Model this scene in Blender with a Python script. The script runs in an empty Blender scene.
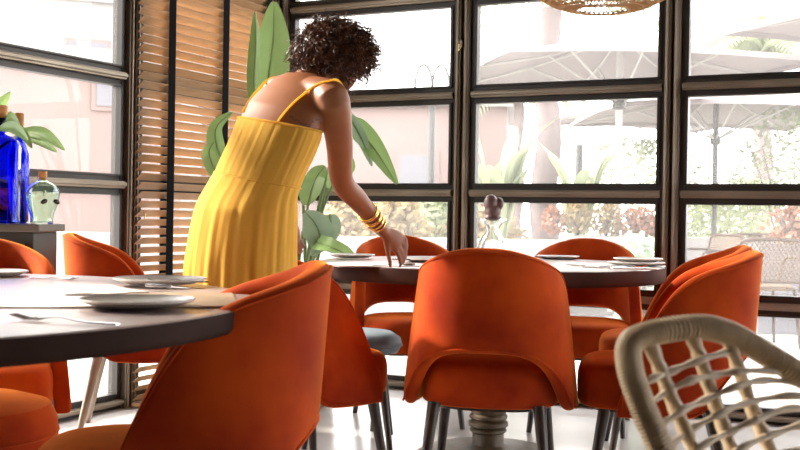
import bpy, math, random
from mathutils import Vector, Matrix
random.seed(7)
C = bpy.context.scene.collection
S = bpy.context.scene
PI = math.pi
def V(*a): return Vector(a if len(a) > 1 else a[0])

# ------------------------------------------------------------------ camera
CH = 0.93
FPX, PITCH, ROLL = 1100.0, -0.0088, 0.01634
cF = V(0, math.cos(PITCH), math.sin(PITCH)); cU0 = V(0, -math.sin(PITCH), math.cos(PITCH)); cR0 = V(1, 0, 0)
cR = cR0*math.cos(ROLL) + cU0*math.sin(ROLL); cU = cU0*math.cos(ROLL) - cR0*math.sin(ROLL)
cam_d = bpy.data.cameras.new('camera'); cam = bpy.data.objects.new('camera', cam_d); C.objects.link(cam)
m = Matrix.Identity(4)
for i in range(3):
    m[i][0] = cR[i]; m[i][1] = cU[i]; m[i][2] = -cF[i]
m[0][3], m[1][3], m[2][3] = 0, 0, CH
cam.matrix_world = m
cam_d.sensor_width = 36; cam_d.lens = 36*FPX/800.0; cam_d.clip_start = 0.05; cam_d.clip_end = 300
cam_d.dof.use_dof = True; cam_d.dof.focus_distance = 3.6; cam_d.dof.aperture_fstop = 8.0
S.camera = cam
def W(x, y, d):
    """world point seen at photo coordinate x, y and at depth d"""
    return V(0, 0, CH) + (cF + cR*((x-400)/FPX) + cU*((225-y)/FPX))*d

# ------------------------------------------------------------------ sky, sun, exposure
wd = bpy.data.worlds.new('sky'); S.world = wd; wd.use_nodes = True
bgn = wd.node_tree.nodes['Background']
bgn.inputs['Color'].default_value = (1.0, 0.975, 0.95, 1); bgn.inputs['Strength'].default_value = 3.2
sun_d = bpy.data.lights.new('sun', 'SUN'); sun_d.energy = 5; sun_d.angle = math.radians(4); sun_d.color = (1, .90, .76)
sun = bpy.data.objects.new('sun', sun_d); C.objects.link(sun)
sun.rotation_euler = V(-0.86, 0.30, 0.50).to_track_quat('Z', 'Y').to_euler()
S.view_settings.view_transform = 'Standard'; S.view_settings.look = 'None'
S.view_settings.gamma = 1; S.view_settings.use_curve_mapping = False
S.view_settings.exposure = 1.25

# ------------------------------------------------------------------ materials
def mat(name, col, rough=.5, metal=0., var=0., scale=8., col2=None, bump=0., bscale=60., sheen=0., spec=.5,
        stretch=(1, 1, 1), coat=0., trans=0., detail=4., sheen_tint=None):
    m = bpy.data.materials.new(name); m.use_nodes = True
    nt = m.node_tree; b = nt.nodes['Principled BSDF']
    b.inputs['Base Color'].default_value = (*col, 1); b.inputs['Roughness'].default_value = rough
    b.inputs['Metallic'].default_value = metal; b.inputs['Specular IOR Level'].default_value = spec
    b.inputs['Coat Weight'].default_value = coat
    if sheen:
        b.inputs['Sheen Weight'].default_value = sheen; b.inputs['Sheen Roughness'].default_value = .35
        b.inputs['Sheen Tint'].default_value = (*(sheen_tint or [min(1, c*1.1+.12) for c in col]), 1)
    tc = nt.nodes.new('ShaderNodeTexCoord'); mp = nt.nodes.new('ShaderNodeMapping'); mp.inputs['Scale'].default_value = stretch
    nt.links.new(tc.outputs['Object'], mp.inputs[0])
    if var or col2:
        n = nt.nodes.new('ShaderNodeTexNoise'); n.inputs['Scale'].default_value = scale; n.inputs['Detail'].default_value = detail
        nt.links.new(mp.outputs[0], n.inputs['Vector'])
        r = nt.nodes.new('ShaderNodeValToRGB')
        c2 = col2 or tuple(c*(1-var) for c in col)
        r.color_ramp.elements[0].position = .35; r.color_ramp.elements[1].position = .65
        r.color_ramp.elements[0].color = (*c2, 1); r.color_ramp.elements[1].color = (*col, 1)
        nt.links.new(n.outputs['Fac'], r.inputs[0]); nt.links.new(r.outputs[0], b.inputs['Base Color'])
    if bump:
        n2 = nt.nodes.new('ShaderNodeTexNoise'); n2.inputs['Scale'].default_value = bscale
        nt.links.new(mp.outputs[0], n2.inputs['Vector'])
        bp = nt.nodes.new('ShaderNodeBump'); bp.inputs['Strength'].default_value = bump; bp.inputs['Distance'].default_value = .01
        nt.links.new(n2.outputs['Fac'], bp.inputs['Height']); nt.links.new(bp.outputs[0], b.inputs['Normal'])
    if trans:
        t = nt.nodes.new('ShaderNodeBsdfTranslucent'); t.inputs[0].default_value = (*[min(1, c*1.15) for c in col], 1)
        mx = nt.nodes.new('ShaderNodeMixShader'); mx.inputs[0].default_value = trans
        o = nt.nodes['Material Output']
        nt.links.new(b.outputs[0], mx.inputs[1]); nt.links.new(t.outputs[0], mx.inputs[2]); nt.links.new(mx.outputs[0], o.inputs[0])
    return m
def pane_glass(name, veil=.05, tint=(1, 1, 1)):
    m = bpy.data.materials.new(name); m.use_nodes = True; nt = m.node_tree; nt.nodes.clear()
    o = nt.nodes.new('ShaderNodeOutputMaterial'); tr = nt.nodes.new('ShaderNodeBsdfTransparent'); tr.inputs[0].default_value = (*tint, 1)
    gl = nt.nodes.new('ShaderNodeBsdfGlossy'); gl.inputs['Roughness'].default_value = .02
    lw = nt.nodes.new('ShaderNodeFresnel'); lw.inputs[0].default_value = 1.18
    m1 = nt.nodes.new('ShaderNodeMixShader'); nt.links.new(lw.outputs[0], m1.inputs[0]); nt.links.new(tr.outputs[0], m1.inputs[1]); nt.links.new(gl.outputs[0], m1.inputs[2])
    tl = nt.nodes.new('ShaderNodeBsdfTranslucent'); tl.inputs[0].default_value = (1, 1, 1, 1)  # white translucent share puts the overexposed haze into the pane
    m2 = nt.nodes.new('ShaderNodeMixShader'); m2.inputs[0].default_value = veil
    nt.links.new(m1.outputs[0], m2.inputs[1]); nt.links.new(tl.outputs[0], m2.inputs[2]); nt.links.new(m2.outputs[0], o.inputs[0])
    return m
def solid_glass(name, col, rough=.02):
    m = mat(name, col, rough); b = m.node_tree.nodes['Principled BSDF']
    b.inputs['Transmission Weight'].default_value = 1; b.inputs['IOR'].default_value = 1.45
    return m
M = {}
M['velvet'] = mat('orange_velvet', (.52, .064, .004), .85, var=1, col2=(.28, .020, .003), scale=4.5, sheen=1.0, sheen_tint=(1, .30, .04), bump=.08, bscale=25, spec=.15)
M['chair_leg'] = mat('dark_leg_wood', (.045, .028, .022), .35, var=.5, scale=6, stretch=(8, 8, 1))
M['lit_leg'] = mat('lit_leg_wood', (.42, .33, .26), .45, var=.3, scale=6, stretch=(8, 8, 1))  # lit copy of the leg wood, window light put into its colour
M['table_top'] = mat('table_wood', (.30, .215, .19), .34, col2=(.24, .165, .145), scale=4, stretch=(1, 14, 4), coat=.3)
M['near_table_top'] = mat('glare_table_wood', (.50, .40, .375), .36, col2=(.43, .335, .31), scale=4, stretch=(1, 14, 4), coat=.2)  # window glare on the top is put into this paler wood colour
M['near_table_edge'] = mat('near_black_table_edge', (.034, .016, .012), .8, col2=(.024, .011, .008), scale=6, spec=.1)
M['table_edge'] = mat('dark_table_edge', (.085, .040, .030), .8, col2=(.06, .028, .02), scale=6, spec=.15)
M['pedestal'] = mat('pedestal_wood', (.11, .078, .045), .45, var=.4, scale=5, stretch=(6, 6, 1))
M['frame_dark'] = mat('dark_steel_frame', (.035, .030, .026), .4, metal=.3, var=.2, scale=4)
M['frame_bronze'] = mat('weathered_bronze_frame', (.29, .245, .19), .38, metal=.6, col2=(.21, .17, .125), scale=3, stretch=(1, 1, 1))
M['glass'] = pane_glass('window_glass', .08); M['side_glass'] = pane_glass('side_window_glass', .02)
M['slat'] = mat('wood_slat', (.46, .29, .15), .5, col2=(.38, .23, .115), scale=5, stretch=(2, 2, 20), trans=.08)
M['tape'] = mat('black_tape', (.008, .008, .009), .9, spec=.05)
M['floor'] = mat('pale_floor', (.56, .545, .53), .22, var=.1, scale=2.5, bump=.02)
M['paving'] = mat('pale_paving', (.42, .40, .38), .7, var=.08, scale=3)
M['plaster'] = mat('plaster', (.30, .25, .21), .9, var=.08, scale=2)
M['dark_plaster'] = mat('dark_ceiling', (.09, .07, .055), .9, var=.1, scale=2)
M['dress'] = mat('yellow_cotton', (1.0, .64, .12), .8, var=.04, scale=30, sheen=.15, trans=.45, spec=.2)
M['skin'] = mat('brown_skin', (.30, .108, .042), .5, col2=(.25, .085, .032), scale=9, bump=.02, bscale=80)
M['skin'].node_tree.nodes['Principled BSDF'].inputs['Subsurface Weight'].default_value = .12
M['skin'].node_tree.nodes['Principled BSDF'].inputs['Subsurface Radius'].default_value = (.02, .008, .004)
M['hair'] = mat('brown_curls', (.030, .011, .005), .38, col2=(.13, .045, .017), scale=30, spec=.25)
M['gold'] = mat('gold', (1, .70, .25), .22, metal=1)
M['tattoo'] = mat('tattoo_ink', (.03, .03, .035), .6)
M['leaf'] = mat('banana_leaf', (.27, .41, .15), .38, col2=(.20, .33, .11), scale=10, stretch=(1, 1, 1), trans=.35)
M['leaf_pale'] = mat('pale_leaf', (.36, .50, .34), .5, var=.3, scale=10, trans=.3)
M['stem'] = mat('leaf_stem', (.16, .26, .08), .5, var=.3)
M['far_leaf'] = mat('garden_leaf', (.33, .37, .23), .6, col2=(.25, .30, .17), scale=3, trans=.3)
M['dry_leaf'] = mat('dry_garden_leaf', (.32, .25, .14), .7, col2=(.25, .20, .10), scale=3, trans=.3)
M['red_leaf'] = mat('red_garden_leaf', (.34, .18, .12), .7, var=.3, scale=5, trans=.3)
M['palm_bark'] = mat('pale_palm_bark', (.17, .135, .135), .85, col2=(.12, .09, .09), scale=6, stretch=(1, 1, 6), bump=.3, bscale=20)
M['parasol'] = mat('pale_parasol_cloth', (.27, .235, .24), .85, var=.05, trans=.12)
M['white_metal'] = mat('white_metal', (.38, .37, .36), .4)
M['grey_metal'] = mat('grey_metal', (.045, .045, .045), .5)
M['pink_wall'] = mat('pale_pink_render', (.19, .135, .125), .9, var=.06, scale=1)
M['white_wall'] = mat('white_render', (.27, .26, .255), .9, var=.05, scale=1)
M['grey_wall'] = mat('grey_render', (.15, .15, .17), .9, var=.08, scale=1)
M['cane'] = mat('woven_cane', (.11, .065, .028), .6, var=.2, scale=40)
M['bamboo'] = mat('bamboo_frame', (.05, .022, .008), .5, var=.3, scale=12)
M['rattan'] = mat('grey_tan_rattan', (.64, .50, .33), .5, col2=(.46, .34, .21), scale=22, bump=.1)
M['rattan_pale'] = mat('pale_rattan_strand', (.70, .60, .47), .45, col2=(.54, .44, .33), scale=20)
M['lamp_rattan'] = mat('gold_rattan', (.62, .38, .17), .55, var=.3, scale=30, trans=.25)
M['sideboard'] = mat('grey_green_paint', (.045, .05, .045), .5, var=.15, scale=4)
M['sideboard_top'] = mat('sideboard_top_paint', (.13, .12, .10), .4, var=.15, scale=4)
M['cobalt'] = solid_glass('cobalt_glass', (.03, .06, .85))
M['green_glass'] = solid_glass('pale_green_glass', (.78, .95, .82))
M['clear_glass'] = solid_glass('clear_glass', (.97, 1, .99))
M['cork'] = mat('cork', (.72, .36, .13), .8, var=.3, scale=60)
M['black'] = mat('gloss_black', (.01, .01, .012), .2)
M['mauve'] = mat('mauve_brown_ceramic', (.17, .10, .10), .35, col2=(.10, .055, .055), scale=18)
M['plate'] = mat('stoneware_plate', (.62, .57, .53), .28, var=.15, scale=25)
M['plate_dark'] = mat('dark_stoneware', (.24, .22, .20), .3, var=.2, scale=25)
M['steel'] = mat('cutlery_steel', (.60, .60, .62), .18, metal=1)
M['napkin'] = mat('cream_napkin', (.86, .83, .80), .8, var=.03, scale=50, bump=.1, bscale=200)
M['placemat'] = mat('tan_placemat', (.50, .35, .22), .6, var=.3, scale=8, stretch=(1, 8, 1))
M['blue_cloth'] = mat('grey_blue_cloth', (.16, .22, .26), .55, var=.2, scale=8, sheen=.2)
M['pot'] = mat('woven_pot', (.40, .33, .26), .8, var=.3, scale=30)
M['soil'] = mat('dark_soil', (.05, .035, .025), .95, var=.4, scale=40, bump=.4)

# ------------------------------------------------------------------ mesh builder
class MB:
    def __init__(s): s.v = []; s.f = []
    def add(s, vs, fs):
        o = len(s.v); s.v += [tuple(p) for p in vs]; s.f += [tuple(i+o for i in f) for f in fs]
    def box(s, a, b):
        x0, y0, z0 = a; x1, y1, z1 = b
        s.add([(x0,y0,z0),(x1,y0,z0),(x1,y1,z0),(x0,y1,z0),(x0,y0,z1),(x1,y0,z1),(x1,y1,z1),(x0,y1,z1)],
              [(0,3,2,1),(4,5,6,7),(0,1,5,4),(1,2,6,5),(2,3,7,6),(3,0,4,7)])
    def obox(s, c, ax, ay, az):
        c = V(c); P = [c + ax*i + ay*j + az*k for k in (-1, 1) for (i, j) in ((-1,-1),(1,-1),(1,1),(-1,1))]
        s.add(P, [(0,3,2,1),(4,5,6,7),(0,1,5,4),(1,2,6,5),(2,3,7,6),(3,0,4,7)])
    def rings(s, R, cap=True, close=False):
        n = len(R[0]); vs = [p for r in R for p in r]; fs = []
        m = len(R)
        for i in range(m if close else m-1):
            for j in range(n):
                a = i*n+j; b = i*n+(j+1) % n; i2 = (i+1) % m
                fs.append((a, b, i2*n+(j+1) % n, i2*n+j))
        if cap and not close: fs += [tuple(reversed(range(n))), tuple(range((m-1)*n, m*n))]
        s.add(vs, fs)
    def tube(s, pts, rad, n=8, cap=True, close=False, sq=(1, 1), up=None):
        pts = [V(p) for p in pts]; m = len(pts)
        if not hasattr(rad, '__len__'): rad = [rad]*m
        R = []; prev = None
        for i, p in enumerate(pts):
            if close: t = pts[(i+1) % m]-pts[i-1]
            else: t = pts[min(i+1, m-1)]-pts[max(i-1, 0)]
            if t.length < 1e-9: t = V(0, 0, 1)
            t.normalize()
            if prev is None:
                u = V(up) if up is not None else (V(0, 0, 1) if abs(t.z) < .9 else V(1, 0, 0))
            else: u = prev
            u = u - t*u.dot(t)
            if u.length < 1e-6: u = t.orthogonal()
            u.normalize(); prev = u; w = t.cross(u)
            R.append([p + (u*math.cos(2*PI*k/n)*sq[0] + w*math.sin(2*PI*k/n)*sq[1])*rad[i] for k in range(n)])
        s.rings(R, cap, close)
    def lathe(s, prof, c=(0, 0, 0), n=32, cap=False):
        c = V(c)
        s.rings([[c + V(r*math.cos(2*PI*k/n), r*math.sin(2*PI*k/n), z) for k in range(n)] for r, z in prof], cap)
    def ball(s, c, r, n=16, m=10, rot=None):
        c = V(c); rx, ry, rz = r if hasattr(r, '__len__') else (r, r, r)
        R = []
        for i in range(m+1):
            th = PI*(.02+.96*i/m)
            R.append([])
            for k in range(n):
                q = V(rx*math.sin(th)*math.cos(2*PI*k/n), ry*math.sin(th)*math.sin(2*PI*k/n), -rz*math.cos(th))
                if rot: q = rot @ q
                R[-1].append(c+q)
        s.rings(R)
    def shift(s, o):
        o = V(o); s.v = [tuple(V(p)-o) for p in s.v]; return s
    def build(s, name, material, parent=None, smooth=True, world=False, fix=True):
        if world and parent is not None:
            q = parent; off = V(0, 0, 0)
            while q is not None: off = off + q.location; q = q.parent
            s.shift(off)
        me = bpy.data.meshes.new(name); me.from_pydata(s.v, [], s.f); me.update()
        if fix:
            import bmesh
            bm = bmesh.new(); bm.from_mesh(me); bmesh.ops.recalc_face_normals(bm, faces=bm.faces); bm.to_mesh(me); bm.free()
        o = bpy.data.objects.new(name, me); C.objects.link(o)
        me.materials.append(M[material] if isinstance(material, str) else material)
        if smooth:
            for p in me.polygons: p.use_smooth = True
            try:
                me.set_sharp_from_angle(angle=math.radians(45))
            except Exception: pass
        if parent: o.parent = parent
        return o
def tag(o, label=None, cat=None, group=None, kind=None):
    if label: o['label'] = label
    if cat: o['category'] = cat
    if group: o['group'] = group
    if kind: o['kind'] = kind
    return o
def thing(name, loc, label, cat, rz=0, group=None):
    o = bpy.data.objects.new(name, None); C.objects.link(o); o.location = loc; o.rotation_euler = (0, 0, rz)
    o.empty_display_size = .05
    return tag(o, label, cat, group)
def dup(root, loc, rz, label, group=None):
    r = root.copy(); C.objects.link(r); r.location = loc; r.rotation_euler = (0, 0, rz); r['label'] = label
    if group: r['group'] = group
    for ch in list(root.children):
        c = ch.copy(); C.objects.link(c); c.parent = r
        for g in ch.children:
            d = g.copy(); C.objects.link(d); d.parent = c
    return r
def sub(o, lv=2):
    md = o.modifiers.new('s', 'SUBSURF'); md.levels = lv; md.render_levels = lv; return o
def bev(o, w, seg=2):
    md = o.modifiers.new('b', 'BEVEL'); md.width = w; md.segments = seg; md.limit_method = 'ANGLE'; return o
def spline(pts, n):
    """catmull-rom through pts"""
    P = [V(p) for p in pts]; P = [P[0]*2-P[1]] + P + [P[-1]*2-P[-2]]; out = []
    segs = len(P)-3
    for i in range(n):
        t = i/(n-1)*segs; k = min(int(t), segs-1); t -= k
        a, b, c, d = P[k:k+4]
        out.append(((b*2) + (c-a)*t + (a*2-b*5+c*4-d)*t*t + (b*3-a-c*3+d)*t**3)*.5)
    return out
def interp(tab, x):
    if x <= tab[0][0]: return tab[0][1]
    for (a, va), (b, vb) in zip(tab, tab[1:]):
        if x <= b:
            t = (x-a)/(b-a); return va+(vb-va)*t
    return tab[-1][1]
def sinterp(tab, x):
    xs = [t[0] for t in tab]
    if x <= xs[0]: return tab[0][1]
    if x >= xs[-1]: return tab[-1][1]
    for i in range(len(xs)-1):
        if x <= xs[i+1]:
            t = (x-xs[i])/(xs[i+1]-xs[i]); y = [q[1] for q in tab]
            p0 = y[max(i-1, 0)]; p3 = y[min(i+2, len(y)-1)]; b = y[i]; c = y[i+1]
            return .5*(2*b+(c-p0)*t+(2*p0-5*b+4*c-p3)*t*t+(3*b-p0-3*c+p3)*t**3)

# ------------------------------------------------------------------ the room
YAW = -0.46708
CX, CY = -0.759, 6.278
db = V(math.cos(YAW), math.sin(YAW), 0); dl = V(-math.sin(YAW), math.cos(YAW), 0)
CORN = V(CX, CY, 0)
RW, RD, RH = 7.7, 9.2, 2.66
def quad_slab(name, p0, ux, lx, uy, ly, z0, z1, material):
    mb = MB(); c = V(p0) + ux*(lx/2) + uy*(ly/2) + V(0, 0, (z0+z1)/2)
    mb.obox(c, ux*(lx/2), uy*(ly/2), V(0, 0, (z1-z0)/2)); o = mb.build(name, material, smooth=False)
    return tag(o, kind='structure')
quad_slab('floor', CORN - db*.15 + dl*.15, db, RW+.3, -dl, RD+.3, -.12, 0, 'floor')
quad_slab('ceiling', CORN - db*.15 + dl*.15, db, RW+.3, -dl, RD+.3, RH, RH+.15, 'dark_plaster')
quad_slab('wall_right', CORN + db*RW - dl*3.36, db, .15, -dl, RD-3.36, 0, RH, 'plaster')
quad_slab('wall_rear', CORN - dl*RD, db, RW, -dl, .15, 0, RH, 'dark_plaster')
trim_no = [0]
ROWS = [(0.065, .502), (.582, 1.011), (1.093, 1.521), (1.602, 2.03), (2.11, 2.56)]
BARS = [(0, .065), (.502, .582), (1.011, 1.093), (1.521, 1.602), (2.03, 2.11), (2.56, 2.66)]
win_no = [0]
def place(o, org, ang): o.location = org; o.rotation_euler = (0, 0, ang)
def glazed_wall(org, ang, posts, glass):
    """posts: list of (x0, x1); bays lie between; local x along wall, local y away from the room"""
    for (x0, x1) in posts:
        trim_no[0] += 1
        mb = MB(); mb.box((x0, -.008, 0), (x1, .05, RH))
        o = mb.build('trim_%d' % trim_no[0], 'frame_dark', smooth=False); place(o, org, ang); tag(o, kind='structure')
        w = x1-x0; mb = MB()
        for a, b in ((.20, .43), (.57, .80)):
            mb.box((x0+w*a, -.034, 0), (x0+w*b, -.006, RH))
            mb.box((x0+w*(a+.07), -.044, 0), (x0+w*(b-.07), -.032, RH))
        q = mb.build('moulding', 'frame_bronze', o, smooth=False); bev(q, .003)
    for bi, ((pa, pb)) in enumerate(zip(posts, posts[1:])):
        x0, x1 = pa[1], pb[0]
        for (z0, z1) in BARS:
            trim_no[0] += 1
            mb = MB(); mb.box((x0, -.004, z0), (x1, .05, z1))
            o = mb.build('trim_%d' % trim_no[0], 'frame_dark', smooth=False); place(o, org, ang); tag(o, kind='structure')
            h = z1-z0; mb = MB()
            mb.box((x0-.012, -.030, z0+h*.27), (x1+.012, -.003, z0+h*.70))
            mb.box((x0-.012, -.040, z0+h*.40), (x1+.012, -.029, z0+h*.62))
            q = mb.build('moulding', 'frame_bronze', o, smooth=False); bev(q, .003)
        for (z0, z1) in ROWS:
            win_no[0] += 1
            mb = MB(); l = .014
            for a, b in (((x0, -.018, z0), (x0+l, .03, z1)), ((x1-l, -.018, z0), (x1, .03, z1)), ((x0, -.018, z0), (x1, .03, z0+l*.6)), ((x0, -.018, z1-l*.6), (x1, .03, z1))):
                mb.box(a, b)
            o = mb.build('window_%d' % win_no[0], 'frame_dark', smooth=False); place(o, org, ang); tag(o, kind='structure')
            mb = MB(); mb.add([(x0+l, .012, z0), (x1-l, .012, z0), (x1-l, .012, z1), (x0+l, .012, z1)], [(0, 1, 2, 3)])
            mb.build('pane', glass, o, smooth=False)
hw = .0625
glazed_wall(CORN, YAW, [(.02, .167), (1.149, 1.274), (2.238, 2.357), (3.33, 3.45), (4.42, 4.54), (5.51, 5.63), (6.60, 6.72), (7.60, 7.70)], 'glass')
# left wall: local x = dl (towards the corner), origin pushed back along the wall
LL = 9.2
orgL = CORN - dl*LL
pl = [(LL-.14, LL-.0), (LL-1.25, LL-1.125)]
s_ = 2.22
while s_ < 4.5:
    pl.append((LL-s_-.125, LL-s_)); s_ += 1.095
pl = sorted(pl)
glazed_wall(orgL, YAW+PI/2, pl, 'side_glass')
quad_slab('wall_left', CORN - dl*(LL-pl[0][0]), -dl, pl[0][0], -db, .12, 0, RH, 'dark_plaster')  # unseen solid stretch, closed to hold back window light from the left
glazed_wall(CORN + db*RW, YAW-PI/2, [(0, .12), (1.08, 1.2), (2.16, 2.28), (3.24, 3.36)], 'side_glass')  # unseen windows, added to let in side light from the right
# small window latches on the mullions
def latch(p, ang, label):
    t = thing('window_latch', p, label, 'latch', ang)
    mb = MB(); mb.box((-.005, -.008, -.02), (.005, 0, .02)); bev(mb.build('plate', 'frame_bronze', t, smooth=False), .002)
    mb = MB(); mb.tube([(0, -.012, .0), (0, -.03, 0), (.0, -.032, -.04)], .003); mb.build('handle', 'gold', t)
latch(CORN - dl*1.152 + db*.045 + V(0, 0, .93), YAW+PI/2, 'small brass window latch on the post left of the wooden blind')
latch(CORN + db*1.212 - dl*.045 + V(0, 0, 1.82), YAW, 'small brass window latch high on the post right of the woman')

# ------------------------------------------------------------------ venetian blind on the left wall
def blind():
    t = thing('window_blind', CORN - dl*.10 + db*.075, 'wooden venetian blind with black ladder tapes in front of the left windows', 'blind', YAW+PI/2)
    # local x runs towards the corner (positive), so the blind spans negative x; local y away from the room
    x0, x1 = -1.10, .0
    mb = MB(); z = .05; tl = math.radians(37); w = .0258
    while z < 2.5:
        a = V(0, -math.cos(tl)*w, math.sin(tl)*w); nrm = V(0, math.sin(tl), math.cos(tl))*.0013
        mb.obox(V((x0+x1)/2, 0, z), V((x1-x0)/2, 0, 0), a, nrm); z += .0435
    mb.build('slats', 'slat', t, smooth=False)
    for x in (x0+.21, x0+.65, x1-.05):
        mb = MB(); mb.box((x-.026, -.0215, .02), (x+.026, -.0195, 2.52)); mb.box((x-.026, .0195, .02), (x+.026, .0215, 2.52))
        z = .05-.0217
        while z < 2.5:
            mb.tube([(x+.027, -.020, z+.021), (x+.027, .020, z-.021)], .0024, 4); z += .0435
        mb.build('ladder_tape', 'tape', t, smooth=False)
    mb = MB(); mb.box((x0, -.03, 2.52), (x1, .03, 2.58)); mb.build('headrail', 'slat', t, smooth=False)
    mb = MB(); mb.box((x0, -.025, .008), (x1, .025, .024)); mb.build('bottom_rail', 'slat', t, smooth=False)
blind()

# ------------------------------------------------------------------ outside
quad_slab('ground', V(-30, -12, 0), V(1, 0, 0), 70, V(0, 1, 0), 62, -.30, -.125, 'paving')
# patio around the room at floor level
quad_slab('patio', CORN - db*14 + dl*.155, db, 34, dl, 24, -.12, -.004, 'paving')
quad_slab('terrace', CORN - db*14.15 + dl*.15, db, 14, -dl, 9.5, -.12, -.004, 'paving')
def patio_joints():
    mb = MB()
    for i in range(40):
        p = CORN - db*6 + dl*(.3+i*.28) + V(0, 0, -.003); mb.obox(p+db*10, db*10, dl*.004, V(0, 0, .001))
    tag(mb.build('paving_joints', 'grey_wall', smooth=False), kind='structure')
patio_joints()
def wallbox(name, p, ux, lx, uy, ly, h, material, label, cat, z0=-.0):
    mb = MB(); mb.obox(V(p.x, p.y, z0+h/2), ux*(lx/2), uy*(ly/2), V(0, 0, h/2)); return tag(mb.build(name, material, smooth=False), label, cat)
X_ = V(1, 0, 0); Y_ = V(0, 1, 0)
# low planter walls
pw = W(560, 240, 10.6); wallbox('planter_wall', V(4.9, 10.8, 0), X_, 6.6, Y_, .5, .76, 'white_wall', 'long low white planter wall across the garden behind the back windows', 'wall')
pw2 = W(395, 240, 9.5); wallbox('white_bench', V(-1.0, 10.3, 0), X_, 5.1, Y_, .5, .72, 'white_wall', 'low white wall behind the woman outside the left back window', 'wall')
def building(name, p, rot, w, dpt, h, material, label, wins, bands=True):
    t = thing(name, p, label, 'building', rot)
    mb = MB(); mb.box((-w/2, 0, 0), (w/2, dpt, h)); mb.build('walls', material, t, smooth=False)
    mb = MB(); mb.box((-w/2-.15, -.15, h), (w/2+.15, dpt+.15, h+.22)); mb.build('parapet', 'white_wall', t, smooth=False)
    if bands:
        mb = MB(); mb.box((-w/2, -.05, h*.40), (w/2, -.002, h*.44)); mb.build('ledge', 'white_wall', t, smooth=False)
    for (x, z, ww, hh) in wins:
        mb = MB(); mb.box((x-ww/2, -.04, z), (x+ww/2, -.002, z+hh)); f = mb.build('window', 'pink_wall', t, smooth=False)
        mb = MB(); mb.box((x-ww/2+.08, -.06, z+.08), (x+ww/2-.08, -.041, z+hh-.08)); mb.build('pane', 'grey_wall', f, smooth=False)
building('pink_building', V(-7.8, 17, 0), math.radians(28), 9, 4, 3.4, 'pink_wall', 'long pale pink building outside the left windows', [(-3.4, 2.6, .5, .55), (-1.2, 2.6, .5, .55), (1.0, 2.6, .5, .55), (3.2, 2.6, .5, .55)])
building('pale_house', V(-.9, 20, 0), math.radians(-6), 5.6, 4, 2.9, 'pink_wall', 'small pale pink house behind the woman, seen through the left back window', [(-1.6, 1.1, .8, 1.0), (1.2, 1.1, .8, 1.0)])
building('tall_house', V(-9.5, 26, 0), math.radians(24), 12, 5, 6.0, 'white_wall', 'tall white house rising behind the long pink building', [(-4, 3.9, 1.1, 1.2), (-1, 3.9, 1.1, 1.2), (2, 3.9, 1.1, 1.2)])

def leaf_blade(mb, pts, width, side, n=14, fold=.25, tip=.06, base=.15, k=6, wav=0.):
    """a long leaf along pts; side = direction of its half-width"""
    P = spline(pts, n); side = V(side).normalized(); rows = []
    for i, p in enumerate(P):
        t = i/(n-1); tg = (P[min(i+1, n-1)]-P[max(i-1, 0)]).normalized()
        sd = (side-tg*side.dot(tg)).normalized(); nr = tg.cross(sd)
        w = width*max(.02, (math.sin(PI*min(1, (t*.92+.06)))**.62))*(1-.25*t)
        rows.append([p + sd*(w*u) + nr*(fold*w*abs(u) + wav*w*math.sin(9*t+3*u)) for u in [j/k*2-1 for j in range(k+1)]])
    m_ = k+1; vs = [q for r in rows for q in r]
    fs = [(i*m_+j, i*m_+j+1, (i+1)*m_+j+1, (i+1)*m_+j) for i in range(n-1) for j in range(k)]
    mb.add(vs, fs)
def frond(mb, base, tip, droop, width, n=12, leaves=18, side=None):
    base, tip = V(base), V(tip); mid = (base+tip)/2 + V(0, 0, droop); P = spline([base, mid, tip], leaves+2)
    d = (tip-base).normalized(); side = V(side) if side is not None else d.cross(V(0, 0, 1)).normalized()
    mb.tube(P, [max(.004, .018*(1-i/len(P))) for i in range(len(P))], 4)
    for i in range(1, leaves+2):
        t = i/(leaves+1); l = width*math.sin(PI*(.12+.8*t))
        for sg in (-1, 1):
            a = P[min(i, len(P)-1)]; b = a + side*sg*l + d*l*.6 + V(0, 0, -l*.45); w = V(0, 0, .028)
            mb.add([a-w*.6, a+w*.6, (a+b)/2+w+V(0, 0, .04), b, (a+b)/2-w+V(0, 0, .04)], [(0, 1, 2, 3, 4)])
def palm(name, p, h, r, crown, label, top_only=False, nf=16, fl=1.8):
    t = thing(name, p, label, 'palm tree')
    mb = MB(); n = 40
    mb.tube([V(.03*math.sin(i*.4), 0, h*i/n) for i in range(n+1)], [r*(1.35-.45*i/n + (.06 if i % 2 else 0)) for i in range(n+1)], 14)
    mb.build('trunk', 'palm_bark', t)
    for k in range(nf):
        a = 2*PI*k/nf + random.uniform(-.1, .1); e = random.uniform(-.5, .9)
        mb = MB(); tipv = V(math.cos(a)*fl*math.cos(e*.6), math.sin(a)*fl*math.cos(e*.6), h+fl*.6*e-.2)
        frond(mb, (0, 0, h), tipv, .35, .42*crown); mb.build('frond', 'far_leaf', t, smooth=False, fix=False)
b = W(545, 230, 13.6)
palm('palm_tree', V(b.x, b.y, 0), 3.9, .135, 1, 'thick pale palm trunk rising in front of the back windows beside the parasols', nf=14, fl=1.9)
b = W(764, 60, 21)
palm('palm_tree', V(b.x, b.y, 0), 4.15, .16, 1, 'distant leafy palm at the top right behind the parasols', nf=30, fl=1.35)
b = W(518, 100, 18)
palm('palm_tree', V(b.x, b.y, 0), 2.9, .09, .9, 'slender young palm left of the thick pale trunk', nf=14, fl=1.1)

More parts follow.
